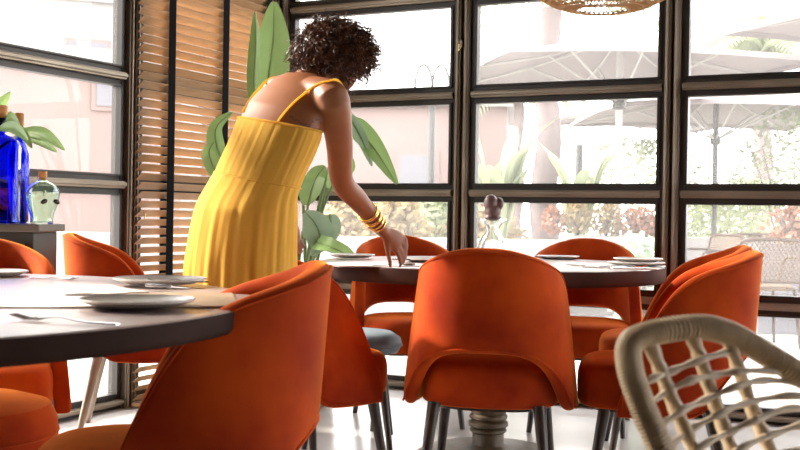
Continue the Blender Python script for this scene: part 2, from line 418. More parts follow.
def strap_plant(name, p, leaves, label, material='far_leaf', h=2.2):
    t = thing(name, p, label, 'plant')
    for k in range(leaves):
        a = 2*PI*k/leaves + random.uniform(-.3, .3); hh = h*random.uniform(.65, 1.05); o = random.uniform(.25, .7)
        d = V(math.cos(a), math.sin(a)*.5, 0)
        mb = MB(); mb.tube([V(0, 0, 0), d*o*.15 + V(0, 0, hh*.55)], [.03, .018], 6)
        leaf_blade(mb, [d*o*.15 + V(0, 0, hh*.5), d*o*.45 + V(0, 0, hh*.85), d*o + V(0, 0, hh)], .15, d.cross(V(0, 0, 1)), fold=.2)
        mb.build('leaf', material, t, fix=False)
b = W(500, 230, 11.6); strap_plant('banana_plant', V(b.x, b.y+.1, 0), 11, 'tall pale banana plant with paddle leaves left of the thick palm trunk', h=2.1)
b = W(580, 230, 13); strap_plant('banana_plant', V(b.x, b.y, 0), 8, 'shorter pale banana plant right of the thick palm trunk', h=1.75)
def bush(name, p, r, h, material, label, n=260, z0=0., ls=.09):
    t = thing(name, p, label, 'shrub'); mb = MB()
    for i in range(n):
        a = random.uniform(0, 2*PI); e = random.uniform(0, 1)**.6; z = random.uniform(.06, 1)
        rr = r*math.sin(PI*(.15+.75*z))*e
        q = V(rr*math.cos(a), rr*math.sin(a), z0+h*z); d = V(random.gauss(0, 1), random.gauss(0, 1), random.gauss(.4, .8)).normalized()
        s = d.orthogonal().normalized()*ls*.35; d = d*ls
        mb.add([q, q+d*.5+s, q+d, q+d*.5-s], [(0, 1, 2, 3)])
    mb.build('foliage', material, t, smooth=False, fix=False)
    mb = MB()
    for k in range(7):
        a = 2*PI*k/7; mb.tube([(0, 0, z0-.0), (r*.3*math.cos(a), r*.3*math.sin(a), z0+h*.5), (r*.55*math.cos(a), r*.55*math.sin(a), z0+h*.8)], [.02, .012, .006], 5)
    mb.build('branches', 'palm_bark', t)
for i, (px, d, r, h, mt, lb) in enumerate([
    (350, 12.5, .5, 1.15, 'dry_leaf', 'straw-coloured shrub outside directly behind the plant leaves'),
    (395, 12.2, .5, 1.1, 'dry_leaf', 'straw-coloured shrub outside above the hand of the woman'),
    (440, 12.8, .5, 1.15, 'far_leaf', 'pale green shrub outside just left of the middle window post'),
    (485, 12.4, .6, 1.0, 'dry_leaf', 'dry shrub outside behind the glass jar'),
    (640, 15, 1.3, 2.0, 'far_leaf', 'round pale green tree behind the white parasol pole'),
    (745, 15.5, .8, 1.5, 'far_leaf', 'small pale green shrub right of the grey parasol pole'),
    (790, 14, .9, 2.35, 'far_leaf', 'tall pale green shrub at the right border of the garden'),
    (700, 16, .9, 1.3, 'far_leaf', 'low pale green shrub seen just right of the wide window post')]):
    b = W(px, 225, d); bush('garden_shrub', V(b.x, b.y, 0), r, h, mt, lb, n=1500, ls=.095)
for i, (px, d, r, h, mt, lb) in enumerate([
    (553, 10.8, .13, .26, 'red_leaf', 'small reddish plant on the planter wall right of the palm trunk'),
    (577, 10.8, .17, .30, 'dry_leaf', 'yellowish spiky plant on the planter wall, second from the palm trunk'),
    (606, 10.8, .17, .33, 'dry_leaf', 'golden bushy plant on the planter wall left of the white pole'),
    (637, 10.8, .25, .27, 'red_leaf', 'wide rusty red plant on the planter wall right of the white pole'),
    (650, 10.7, .15, .20, 'red_leaf', 'small rusty plant on the planter wall beside the wide post')]):
    b = W(px, 225, d); bush('wall_plant', V(b.x, 10.8, .76), r, h, mt, lb, n=420, ls=.05)
b = W(787, 235, 9.3)
bush('potted_plant', V(b.x+.02, b.y, .74), .2, .3, 'red_leaf', 'red leafed plant standing on the grey planter box outside at the right', n=160, ls=.08)
wallbox('planter_box', V(b.x+.25, b.y, 0), X_, 1.1, Y_, .4, .74, 'grey_wall', 'lilac grey planter box behind the cane chair outside', 'planter')
b = W(640, 250, 8.9)
bush('white_flower_bush', V(b.x, b.y, 0), .32, .78, 'leaf_pale', 'whitish green bush outside between the back right chair and the wide post', n=300, ls=.1)

def parasol(p, hub, half, drop, rz, label, pole='white_metal'):
    t = thing('parasol', p, label, 'parasol', rz, 'garden parasols')
    mb = MB(); mb.tube([(0, 0, 0), (0, 0, hub+.45)], .035, 12); mb.build('pole', pole, t)
    mb = MB(); mb.lathe([(.32, 0), (.32, .06), (.06, .09), (.06, .3)], n=20, cap=True); mb.build('base', 'grey_metal', t)
    edge = []
    for k in range(4):
        a = (k+.5)*PI/2; b2 = (k+1.5)*PI/2; A = V(math.cos(a), math.sin(a), 0)*half*1.414; B = V(math.cos(b2), math.sin(b2), 0)*half*1.414
        for j in range(6):
            f = j/6; q = A.lerp(B, f); q.z = hub+.05+.05*math.sin(PI*f) ; edge.append(q)
    apex = V(0, 0, hub+.05+drop); n = len(edge); mb = MB()
    R = [[apex.lerp(e, f)+V(0, 0, -.05*math.sin(PI*f)) for e in edge] for f in (.03, .35, .7, 1)]
    R += [[e+V(0, 0, -.045) for e in edge]]
    mb.rings(R, cap=False); o = mb.build('canopy', 'parasol', t, smooth=False, fix=False)
    md = o.modifiers.new('s', 'SOLIDIFY'); md.thickness = .006
    for k in range(8):
        e = edge[k*3] if k*3 < n else edge[0]
        mb = MB(); e2 = e.lerp(apex, .04) + V(0, 0, -.03); mb.tube([apex+V(0, 0, -.06), apex.lerp(e, .5)+V(0, 0, -.08), e2], .011, 6); r = mb.build('rib', 'white_metal', t)
        mb = MB(); q = apex.lerp(e, .5)+V(0, 0, -.085); mb.tube([(0, 0, hub-.25), q], .012, 6); mb.build('strut', 'white_metal', r)
    mb = MB(); mb.lathe([(.04, hub-.31), (.065, hub-.30), (.065, hub-.2), (.04, hub-.19)], n=14, cap=True); mb.build('hub', 'grey_metal', t)
def pp(px, d): b = W(px, 220, d); return V(b.x, b.y, 0)
parasol(pp(617, 11), 2.33, 1.45, .42, .12, 'large pale parasol on a white pole in the middle of the garden')
parasol(pp(668, 18.5), 2.55, 1.6, .35, .35, 'pale parasol further back, partly behind the wide window post')
parasol(pp(714, 14), 2.20, 1.55, .42, .05, 'pale parasol on a grey pole right of the wide window post', 'grey_metal')
parasol(pp(935, 8.6), 2.42, 1.15, .38, .6, 'pale parasol corner entering at the top right of the garden', 'grey_metal')
def street_lamp():
    b = W(430, 220, 14); t = thing('street_lamp', V(b.x, b.y, 0), 'slim grey lamp post with two curved hoops outside left of the middle post', 'street lamp')
    mb = MB(); mb.tube([(0, 0, 0), (0, 0, 2.55)], .045, 10); mb.build('pole', 'grey_metal', t)
    for sx in (-1, 1):
        pts = [V(sx*(.11-.11*math.cos(a)), 0, 2.55+.30*math.sin(a)) for a in [PI*i/12 for i in range(13)]] + [V(sx*.22, 0, 2.48)]
        mb = MB(); mb.tube(pts, .018, 6); a = mb.build('arm', 'grey_metal', t)
        mb = MB(); mb.lathe([(.01, 2.48), (.06, 2.44), (.07, 2.38), (.01, 2.37)], (sx*.22, 0, 0), 12, True); mb.build('lamp_head', 'grey_metal', a)
    b = W(578, 220, 14.5); t = thing('garden_post', V(b.x, b.y, 0), 'plain thin grey post outside between palm trunk and white parasol pole', 'post')
    mb = MB(); mb.tube([(0, 0, 0), (0, 0, 1.9)], .05, 10); mb.build('shaft', 'grey_metal', t)
street_lamp()
def cane_chair(p, rz, label, simple=False, group='cane bistro chairs on the patio'):
    t = thing('bistro_chair', p, label, 'chair', rz, group)
    # faces local +y ; back at -y
    w, top = .23, .80
    def bp(u, z): return V(u*(w+.02*(z-.45)/.35), -.22-.05*(z-.45)/.35 - .03*(1-u*u), z)
    fr = [bp(-1, .42), bp(-1, .6), bp(-1, .74), bp(-.8, .79), bp(0, .80), bp(.8, .79), bp(1, .74), bp(1, .6), bp(1, .42)]
    mb = MB(); mb.tube(spline(fr, 40), .014, 8); mb.tube([bp(-1, .49), bp(0, .49), bp(1, .49)], .011, 8)
    mb.build('back_frame', 'bamboo', t)
    mb = MB()
    for k in range(-9, 10):
        for dr in (-1, 1):
            pts = []
            for j in range(13):
                z = .49+.30*j/12; u = k/7 + dr*(j/12-.5)*.9
                if abs(u) <= .97: pts.append(bp(u, min(z, .785)))
            if len(pts) > 1: mb.tube(pts, .0055, 4)
    mb.build('cane_back', 'cane', t)
    for sx in (-1, 1):
        mb = MB(); mb.tube(spline([bp(sx*1, .66), V(sx*.27, -.05, .66), V(sx*.27, .15, .64), V(sx*.24, .2, .45)], 16), .012, 8); mb.build('armrest', 'bamboo', t)
        for sy in (-1, 1):
            mb = MB(); mb.tube([(sx*.2, sy*.19, .44), (sx*.235, sy*.235, 0)], [.014, .011], 8); mb.build('leg', 'bamboo', t)
    mb = MB(); ring = lambda z, s: [V(s*.235*math.copysign(abs(math.cos(a))**.6, math.cos(a)), s*.225*math.copysign(abs(math.sin(a))**.6, math.sin(a)), z) for a in [2*PI*i/28 for i in range(28)]]
    mb.rings([ring(.425, 1), ring(.455, 1.0), ring(.462, .9), ring(.455, .3)]); mb.build('seat', 'cane', t)
b = W(757, 300, 8.2); cane_chair(V(b.x, b.y, 0), math.radians(4), 'cane-backed bistro chair nearest outside the right window')
for px, d, rz, lb in ((700, 10.0, 1.9, 'cane bistro chair outside just right of the wide post'), (722, 10.75, 1.9, 'cane bistro chair, middle one of the row outside'), (742, 11.5, 1.9, 'cane bistro chair at the right end of the row outside')):
    b = W(px, 300, d); cane_chair(V(b.x, b.y, 0), rz, lb)

# ------------------------------------------------------------------ velvet chairs
ZT = [(0, .838), (.08, .835), (.15, .823), (.20, .810), (.26, .792), (.31, .773), (.36, .742), (.41, .680), (.47, .570), (.515, .46), (.54, .39), (.552, .345)]
ZB = [(0, .515), (.08, .513), (.13, .503), (.17, .485), (.21, .455), (.25, .41), (.28, .365), (.305, .333), (.34, .320), (.45, .316), (.552, .320)]
def plan(s):
    """half plan curve by arc length from the rear centre; s signed"""
    sg = 1 if s >= 0 else -1; s = abs(s)
    # rear half is a superellipse quarter then straight sides running forward
    a, b_ = .257, .235; n = 60; px, py = 0., -b_-.02; L = 0
    for i in range(1, n+1):
        th = PI/2*i/n
        x = a*math.sin(th)**.86; y = -.02-b_*math.cos(th)**.86
        d = math.hypot(x-px, y-py)
        if L+d >= s:
            f = (s-L)/d; return sg*(px+(x-px)*f), py+(y-py)*f
        L += d; px, py = x, y
    return sg*a*(1-.16*(s-L)), py+(s-L)
def shell_pt(s, z):
    x, y = plan(s); f = (z-.34)/.49
    x *= 1.0-.23*max(0, f)**1.2; y = y - .035*f*max(0, min(1, (-y)/.2))
    return V(x, y, z)
def velvet_chair():
    t = thing('velvet_chair', (0, 0, 0), 'x', 'chair')
    NS, NZ = 60, 8; smax = .552; vs = []
    for i in range(NS+1):
        s = -smax + 2*smax*i/NS; zt = sinterp(ZT, abs(s)); zb = sinterp(ZB, abs(s))
        for j in range(NZ+1): vs.append(shell_pt(s, zb+(zt-zb)*j/NZ))
    fs = [(i*(NZ+1)+j, (i+1)*(NZ+1)+j, (i+1)*(NZ+1)+j+1, i*(NZ+1)+j+1) for i in range(NS) for j in range(NZ)]
    mb = MB(); mb.add(vs, fs); o = mb.build('backrest', 'velvet', t, fix=False)
    md = o.modifiers.new('sol', 'SOLIDIFY'); md.thickness = .048; md.offset = 0
    sub(o, 2)
    # piping round the outer edge of the shell
    mb = MB(); pts = []
    def onb(s, z, inz):
        p = shell_pt(s, z); e = 1e-3; q = shell_pt(s+e, z); tg = (q-p).normalized(); nn = tg.cross(V(0, 0, 1)).normalized()
        return p + nn*.023 + V(0, 0, inz)
    K = 60
    for i in range(K+1): s = -smax*.97+2*smax*.97*i/K; pts.append(onb(s, sinterp(ZT, abs(s)), -.014))
    for i in range(K+1): s = smax*.97-2*smax*.97*i/K; pts.append(onb(s, sinterp(ZB, abs(s)), .014))
    mb.tube(pts, .0035, 6, close=True); mb.build('piping', 'velvet', o)
    # seat
    def ring(z, sc, dz=0.):
        r = []
        for i in range(40):
            a = 2*PI*i/40; c, s2 = math.cos(a), math.sin(a); e = .55 if s2 > 0 else .8
            r.append(V(.226*sc*math.copysign(abs(c)**e, c), (.25 if s2 > 0 else .205)*sc*math.copysign(abs(s2)**e, s2)+.015, z))
        return r
    mb = MB(); mb.rings([ring(.330, .6), ring(.331, .93), ring(.336, .985), ring(.352, 1.0), ring(.41, 1.01), ring(.44, 1.0), ring(.462, .965), ring(.475, .88), ring(.482, .7), ring(.485, .4), ring(.486, .1)])
    sub(mb.build('seat', 'velvet', t), 1)
    mb = MB(); mb.rings([ring(.322, .84), ring(.334, .84)]); mb.build('seat_base', 'chair_leg', t)
    for sx in (-1, 1):
        for (yt, yb, xt) in ((-.15, -.225, .165), (.17, .225, .165)):
            mb = MB(); mb.tube([(sx*xt, yt, .345), (sx*(xt+.035), yb, 0.0)], [.0205, .0115], 14)
            mb.build('leg', 'chair_leg', t)
    return t
ch0 = velvet_chair()
R = math.radians
CG = 'orange velvet dining chairs'
spots = [
 ((.305, 3.58), 10, 'orange velvet chair in the centre, its back turned squarely to the viewer'),
 ((-.325, 3.68), 47, 'red-orange velvet chair between the woman and the central chair, its side panel slanting down'),
 ((.86, 3.60), -78, 'orange velvet chair seen from the side directly behind the rattan chair'),
 ((.045, 4.98), 168, 'orange velvet chair across the round table, behind the hand of the woman'),
 ((.82, 4.92), -166, 'orange velvet chair facing the viewer across the table, before the white flowering bush'),
 ((1.07, 4.37), -82, 'orange velvet chair mostly hidden behind the side-on right chair, near the wide window post'),
 ((-.447, 2.17), -99, 'large dark red-orange velvet chair nearest the viewer at the left table'),
 ((-1.28, 3.32), 160, 'orange velvet chair at the far left border below the sideboard'),
 ((-1.10, 4.66), 80, 'orange velvet chair by the left window between sideboard and blind'),
]
for i, ((x, y), t, lb) in enumerate(spots):
    if i == 0: ch0.location = (x, y, 0); ch0.rotation_euler = (0, 0, -R(t)); ch0['label'] = lb; ch0['group'] = CG
    else:
        c = dup(ch0, (x, y, 0), -R(t), lb, CG)
        if i == 8:
            for q in c.children:
                if q.name.startswith('leg'):
                    q.data = q.data.copy(); q.data.materials[0] = M['lit_leg']

# ------------------------------------------------------------------ tables
def round_table(c, rad, th, label, top='table_top', edge='table_edge', ztop=.755):
    t = thing('round_table', (c[0], c[1], 0), label, 'table')
    mb = MB(); mb.lathe([(rad-.03, ztop-th), (rad-.008, ztop-th), (rad-.002, ztop-th+.006), (rad, ztop-th+.012), (rad, ztop-.006), (rad-.002, ztop-.0025), (rad-.006, ztop-.0025), (rad-.03, ztop-.004)], n=96)
    mb.build('edge_band', edge, t)
    mb = MB(); mb.lathe([(.02, ztop-th+.001), (rad-.02, ztop-th+.001), (rad-.02, ztop-.006), (rad-.003, ztop-.003), (rad-.006, ztop-.0006), (rad-.012, ztop), (.01, ztop)], n=96, cap=True)
    mb.build('tabletop', top, t)
    prof = [(.28, 0), (.28, .02), (.24, .04), (.10, .052), (.062, .062), (.060, .07), (.061, .105), (.070, .112), (.070, .121), (.064, .126), (.076, .134), (.076, .148), (.064, .156), (.073, .163), (.073, .173), (.065, .180), (.074, .20),
            (.070, .60), (.09, .64), (.14, ztop-th-.02), (.20, ztop-th)]
    mb = MB(); mb.lathe(prof, n=40, cap=True); mb.build('pedestal', 'pedestal', t)
    return t
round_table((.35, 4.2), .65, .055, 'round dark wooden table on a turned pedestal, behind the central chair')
round_table((-1.17, 2.12), .89, .042, 'large round dark-edged table with glare-paled top in the left foreground', 'near_table_top', 'near_table_edge')
ZP = .755
def plate(p, r, dark, label, z=ZP):
    t = thing('plate', (p[0], p[1], z), label, 'plate', 0, 'stoneware plates')
    mb = MB(); mb.lathe([(.005, 0), (r*.6, 0), (r*.75, .002), (r*.97, .010), (r, .0125), (r*.985, .014), (r*.85, .009), (r*.76, .006), (.005, .005)], n=48, cap=True)
    mb.build('dish', 'plate_dark' if dark else 'plate', t)
    mb = MB(); mb.tube([V(r*.985*math.cos(2*PI*i/48), r*.985*math.sin(2*PI*i/48), .0127) for i in range(48)], .0022, 6, close=True); mb.build('rim', 'plate', t)
    return t
def fork(p, ang, label, z=ZP, L=.19):
    t = thing('fork', (p[0], p[1], z), label, 'fork', ang, 'forks')
    mb = MB(); mb.tube([V(x, 0, h) for x, h in ((0, .003), (L*.3, .003), (L*.55, .009), (L*.68, .006), (L*.74, .004))], [.007, .005, .0028, .004, .009], 8, sq=(.3, 1)); mb.build('handle', 'steel', t)
    for k in (-1.5, -.5, .5, 1.5):
        mb = MB(); mb.tube([V(L*.73, k*.005, .0045), V(L*.85, k*.0052, .003), V(L, k*.005, .009)], [.002, .0018, .0012], 6); mb.build('tine', 'steel', t)
    return t
def knife(p, ang, label, z=ZP, L=.2):
    t = thing('knife', (p[0], p[1], z), label, 'knife', ang, 'knives')
    mb = MB(); mb.tube([V(0, 0, .005), V(L*.2, 0, .0055), V(L*.42, 0, .005)], [.007, .008, .005], 8, sq=(.5, 1)); mb.build('handle', 'steel', t)
    mb = MB(); mb.tube([V(L*.42, 0, .004), V(L*.7, .001, .004), V(L*.95, 0, .004), V(L, -.001, .004)], [.006, .010, .007, .002], 8, sq=(.18, 1)); mb.build('blade', 'steel', t)
def spoon(p, ang, label, z=ZP, L=.18):
    t = thing('spoon', (p[0], p[1], z), label, 'spoon', ang, 'spoons')
    mb = MB(); mb.tube([V(x, 0, h) for x, h in ((0, .003), (L*.3, .003), (L*.6, .009), (L*.75, .006))], [.006, .0045, .0028, .003], 8, sq=(.35, 1)); mb.build('handle', 'steel', t)
    mb = MB(); rr = []
    for i, (f, dz) in enumerate(((1, .008), (.8, .0035), (.4, .001), (.05, .0005))):
        rr.append([V(L*.87+.027*f*math.cos(a), .018*f*math.sin(a), dz) for a in [2*PI*k/20 for k in range(20)]])
    mb.rings(rr, cap=False); o = mb.build('bowl', 'steel', t); md = o.modifiers.new('s', 'SOLIDIFY'); md.thickness = .0012
def cloth(name, p, w, d, ang, material, label, cat, z=ZP, th=.004, group=None):
    mb = MB(); nx, ny = 12, 12; top = []; bot = []
    for i in range(nx+1):
        for j in range(ny+1):
            x = (i/nx-.5)*w; y = (j/ny-.5)*d; hz = th + .0012*math.sin(9*i/nx+4*j/ny)
            top.append(V(x, y, hz)); bot.append(V(x, y, 0))
    n = nx+1; m_ = ny+1; vs = top+bot; o_ = len(top); fs = []
    for i in range(nx):
        for j in range(ny):
            a = i*m_+j; fs.append((a, a+m_, a+m_+1, a+1)); fs.append((o_+a, o_+a+1, o_+a+m_+1, o_+a+m_))
    for i in range(nx): fs.append((i*m_, (i+1)*m_, o_+(i+1)*m_, o_+i*m_)); fs.append(((i+1)*m_+ny, i*m_+ny, o_+i*m_+ny, o_+(i+1)*m_+ny))
    for j in range(ny): fs.append((j+1, j, o_+j, o_+j+1)); fs.append((nx*m_+j, nx*m_+j+1, o_+nx*m_+j+1, o_+nx*m_+j))
    mb.add(vs, fs); o = mb.build(name, material, smooth=True); o.location = (p[0], p[1], z); o.rotation_euler = (0, 0, ang)
    return tag(o, label, cat, group)
def on_table(px, py, z=ZP):
    d = (W(px, py, 1)-V(0, 0, CH)); s = (z-CH)/d.z; p = V(0, 0, CH)+d*s; return (p.x, p.y)
# left table
PG = 'place mats'
cloth('placemat', on_table(180, 301), .22, .34, R(12), 'placemat', 'tan place mat at the right rim of the left table', 'placemat', group=PG)
plate(on_table(137, 309), .102, True, 'dark plate with pale rim in the foreground of the left table', ZP+.005)
plate(on_table(160, 286), .108, False, 'pale plate on the left table, behind the foreground plate', ZP+.005)
plate(on_table(-12, 276), .10, False, 'pale plate cut by the left picture border on the left table')
cloth('napkin', on_table(88, 291), .18, .24, R(35), 'napkin', 'folded cream napkin left of the pale plate on the left table', 'napkin', group='cream napkins')
cloth('napkin', on_table(40, 303), .36, .24, R(10), 'napkin', 'wide cream napkin left of the dark foreground plate', 'napkin', group='cream napkins')
a = on_table(118, 327); fork(a, R(158), 'steel fork on the left table in front of the dark plate', ZP+.001, .2)
a = on_table(208, 286); fork(a, R(195), 'steel fork leaning from behind the pale plate towards the mat', ZP+.007, .14)
a = on_table(150, 287); knife((a[0]+.02, a[1]-.12), R(-25), 'steel knife between the two plates of the left table', ZP+.007, .16)
a = on_table(32, 278); fork(a, R(-30), 'small steel fork at the far side of the left table', ZP, .16)
# right table
plate(on_table(636, 267), .105, True, 'dark plate at the right end of the round table', ZP+.005)
plate(on_table(638, 267), .090, False, 'smaller pale plate stacked on the dark plate at the right end of the round table', ZP+.0185)
cloth('placemat', on_table(625, 267), .26, .28, R(-20), 'napkin', 'pale place mat under the dark plate of the round table', 'placemat', group=PG, th=.003)
cloth('napkin', on_table(592, 265), .20, .2, R(20), 'napkin', 'cream napkin on the round table right of the central chair', 'napkin', group='cream napkins')
fork(on_table(600, 269), R(10), 'steel fork on the round table left of the dark plate', ZP+.006, .17)
knife(on_table(612, 271), R(35), 'steel knife on the round table in front of the cream napkin', ZP+.006, .17)
cloth('placemat', on_table(365, 265), .30, .26, R(25), 'napkin', 'pale place mat beneath the hand of the woman', 'placemat', group=PG, th=.003)
plate(on_table(430, 262), .10, True, 'dark plate on the round table just right of the fingers', ZP+.0)
plate(on_table(352, 259), .09, False, 'pale plate on the round table at the end nearest the woman', ZP+.005)
spoon(on_table(372, 268), R(20), 'steel spoon on the round table by the fingertips', ZP+.006, .15)
knife(on_table(392, 262), R(-5), 'steel knife beyond the fingers of the woman', ZP+.006, .17)
plate(on_table(558, 259), .09, False, 'small pale plate on the round table before the far right chair')
def jar():
    p = on_table(492, 263); s = .97
    t = thing('glass_jar', (p[0], p[1], ZP), 'clear glass jar topped by a mauve-brown lobed ornament on the round table', 'jar')
    pr = [(.004, 0), (.045, 0), (.058, .012), (.060, .05), (.050, .085), (.028, .115), (.026, .13), (.032, .145), (.050, .158), (.056, .163), (.056, .168)]
    mb = MB(); mb.lathe([(r*s, z) for r, z in pr] + [(max(.003, r-.003)*s, max(.004, z)) for r, z in reversed(pr)], n=36); mb.build('jar_body', 'clear_glass', t)
    mb = MB(); mb.ball((0, 0, .195), (.031, .03, .035)); mb.ball((-.008, 0, .225), (.028, .028, .035)); mb.ball((.024, 0, .225), (.017, .02, .025))
    mb.ball((0, 0, .172), (.034, .034, .012)); o = mb.build('ornament', 'mauve', t)
    md = o.modifiers.new('r', 'REMESH'); md.mode = 'VOXEL'; md.voxel_size = .003; md.use_smooth_shade = True
    md = o.modifiers.new('s', 'SMOOTH'); md.iterations = 8
jar()
def stool():
    t = thing('stool', (-.195, 4.50, 0), 'low stool with rounded grey-blue seat half hidden beyond the turned-away chair', 'stool')
    mb = MB(); mb.lathe([(.01, .36), (.15, .36), (.195, .372), (.212, .40), (.205, .43), (.17, .452), (.10, .460), (.01, .462)], n=40, cap=True); mb.build('seat', 'blue_cloth', t)
    mb = MB(); mb.tube([V(.2115*math.cos(2*PI*i/48), .2115*math.sin(2*PI*i/48), .40) for i in range(48)], .003, 6, close=True); mb.build('piping', 'blue_cloth', t)
    for sx in (-1, 1):
        for sy in (-1, 1):
            mb = MB(); mb.tube([(sx*.12, sy*.12, .365), (sx*.17, sy*.16, 0)], [.018, .011], 12); mb.build('leg', 'chair_leg', t)
stool()
def velvet_stool():
    t = thing('velvet_stool', (-1.035, 2.60, 0), 'round orange velvet stool tucked under the left table at the picture border', 'stool')
    mb = MB(); mb.lathe([(.01, .345), (.19, .345), (.215, .355), (.225, .39), (.222, .43), (.205, .465), (.15, .482), (.01, .487)], n=48, cap=True); mb.build('seat', 'velvet', t)
    mb = MB(); mb.tube([V(.225*math.cos(2*PI*i/48), .225*math.sin(2*PI*i/48), .40) for i in range(48)], .003, 6, close=True); mb.build('piping', 'velvet', t)
    for sx in (-1, 1):
        for sy in (-1, 1):
            mb = MB(); mb.tube([(sx*.13, sy*.13, .35), (sx*.16, sy*.16, 0)], [.018, .011], 12); mb.build('leg', 'chair_leg', t)
velvet_stool()

# ------------------------------------------------------------------ sideboard with bottles
def sideboard():
    # stands along the left window wall, between the glass and the left table
    e = W(40, 224, 4.06); top = .875; L = .41
    t = thing('sideboard', (e.x, e.y, 0), 'small grey-green painted sideboard by the left window carrying the bottles', 'sideboard', 0)
    x1, x0, y0, y1 = 0., -L, 0., .30
    mb = MB(); mb.box((x0, y0+.02, .06), (x1-.03, y1, top-.03)); bev(mb.build('body', 'sideboard', t, smooth=False), .004)
    mb = MB(); mb.box((x0, y0-.01, top-.03), (x1, y1+.01, top)); bev(mb.build('worktop', 'sideboard_top', t, smooth=False), .006)
    for k in range(1):
        a = x1-.06
        mb = MB(); mb.box((a-.32, y0+.004, .12), (a, y0+.018, top-.07)); d = mb.build('door', 'sideboard', t, smooth=False); bev(d, .004)
        mb = MB()
        for (p, q) in (((a-.32, .12), (a-.27, top-.07)), ((a-.05, .12), (a, top-.07)), ((a-.27, .12), (a-.05, .18)), ((a-.27, top-.13), (a-.05, top-.07))):
            mb.box((p[0], y0-.006, p[1]), (q[0], y0+.004, q[1]))
        bev(mb.build('door_frame', 'sideboard', d, smooth=False), .003)
        mb = MB(); mb.ball((a-.295, y0-.018, .55), .012); mb.build('knob', 'frame_bronze', d)
    for sx in (x0+.04, x1-.07):
        for sy in (y0+.06, y1-.05):
            mb = MB(); mb.box((sx-.025, sy-.025, 0), (sx+.025, sy+.025, .06)); mb.build('foot', 'sideboard', t, smooth=False)
    return e, top
SE, ST = sideboard()
def sq_ring(w, z, e=.35, n=32):
    return [V(w*math.copysign(abs(math.cos(2*PI*i/n))**e, math.cos(2*PI*i/n)), w*math.copysign(abs(math.sin(2*PI*i/n))**e, math.sin(2*PI*i/n)), z) for i in range(n)]
def bottle():
    p = W(-3, 222, 4.20)
    t = thing('blue_bottle', (p.x, p.y, ST), 'tall square cobalt blue glass bottle with orange cork on the sideboard', 'bottle', .2)
    o = [(.075, 0), (.083, .008), (.083, .29), (.076, .315), (.045, .335), (.028, .345), (.026, .385), (.031, .388), (.031, .40)]
    mb = MB(); mb.rings([sq_ring(w, z, .3 if z < .32 else .7) for w, z in o] + [sq_ring(w-.005, max(z, .012), .3 if z < .32 else .7) for w, z in reversed(o)], cap=False)
    mb.build('glass_body', 'cobalt', t)
    mb = MB(); mb.lathe([(.024, .375), (.024, .40), (.033, .402), (.034, .445), (.026, .45)], (0, 0, 0), 20, True); mb.build('cork', 'cork', t)
    p = W(10, 222, 4.27)
    t = thing('cork_bottle', (p.x+.01, p.y+.06, ST), 'second dark blue bottle with orange cork behind the square one', 'bottle')
    pr = [(.03, 0), (.04, .01), (.04, .27), (.015, .34), (.014, .38)]
    mb = MB(); mb.lathe(pr + [(r-.004, max(z, .008)) for r, z in reversed(pr)], n=24); mb.build('glass_body', 'cobalt', t)
    mb = MB(); mb.lathe([(.012, .365), (.013, .38), (.017, .382), (.017, .43), (.014, .433)], n=18, cap=True); mb.build('cork', 'cork', t)
bottle()
def head_bottle():
    p = W(42, 222, 4.18)
    t = thing('head_bottle', (p.x, p.y, ST), 'pale green glass bottle shaped like a head with black eyes on the sideboard', 'bottle', R(48))
    prof = [(.045, 0), (.046, .01), (.044, .03), (.052, .06), (.062, .09), (.066, .115), (.058, .14), (.034, .155), (.016, .162), (.014, .175)]
    def rr(off):
        R_ = []
        for r, z in prof:
            ring = []
            for i in range(36):
                a = 2*PI*i/36; c, s = math.cos(a), math.sin(a); q = (r-off)
                dx = -.25*q*max(0, -s)**2*(1 if z < .05 else .2)   # the face narrows towards the jaw
                eye = .010*(math.exp(-((a-(1.5*PI-.45))**2+((z-.085)*22)**2)*7)+math.exp(-((a-(1.5*PI+.45))**2+((z-.085)*22)**2)*7))
                ring.append(V((q-eye)*c*(.9 if z < .06 else 1)+dx*c, (q-eye)*s*1.08, max(z, off*1.5)))
            R_.append(ring)
        return R_
    mb = MB(); mb.rings(rr(0)+list(reversed(rr(.004))), cap=False); sub(mb.build('glass_body', 'green_glass', t), 1)
    for sg in (-1, 1):
        mb = MB(); mb.ball((sg*.026, -.058, .085), (.015, .006, .009), rot=Matrix.Rotation(sg*.35, 3, 'Y')); mb.build('eye', 'black', t)
    mb = MB(); mb.lathe([(.012, .165), (.013, .176), (.0165, .178), (.0165, .198), (.014, .20)], n=18, cap=True); mb.build('cork', 'cork', t)
head_bottle()
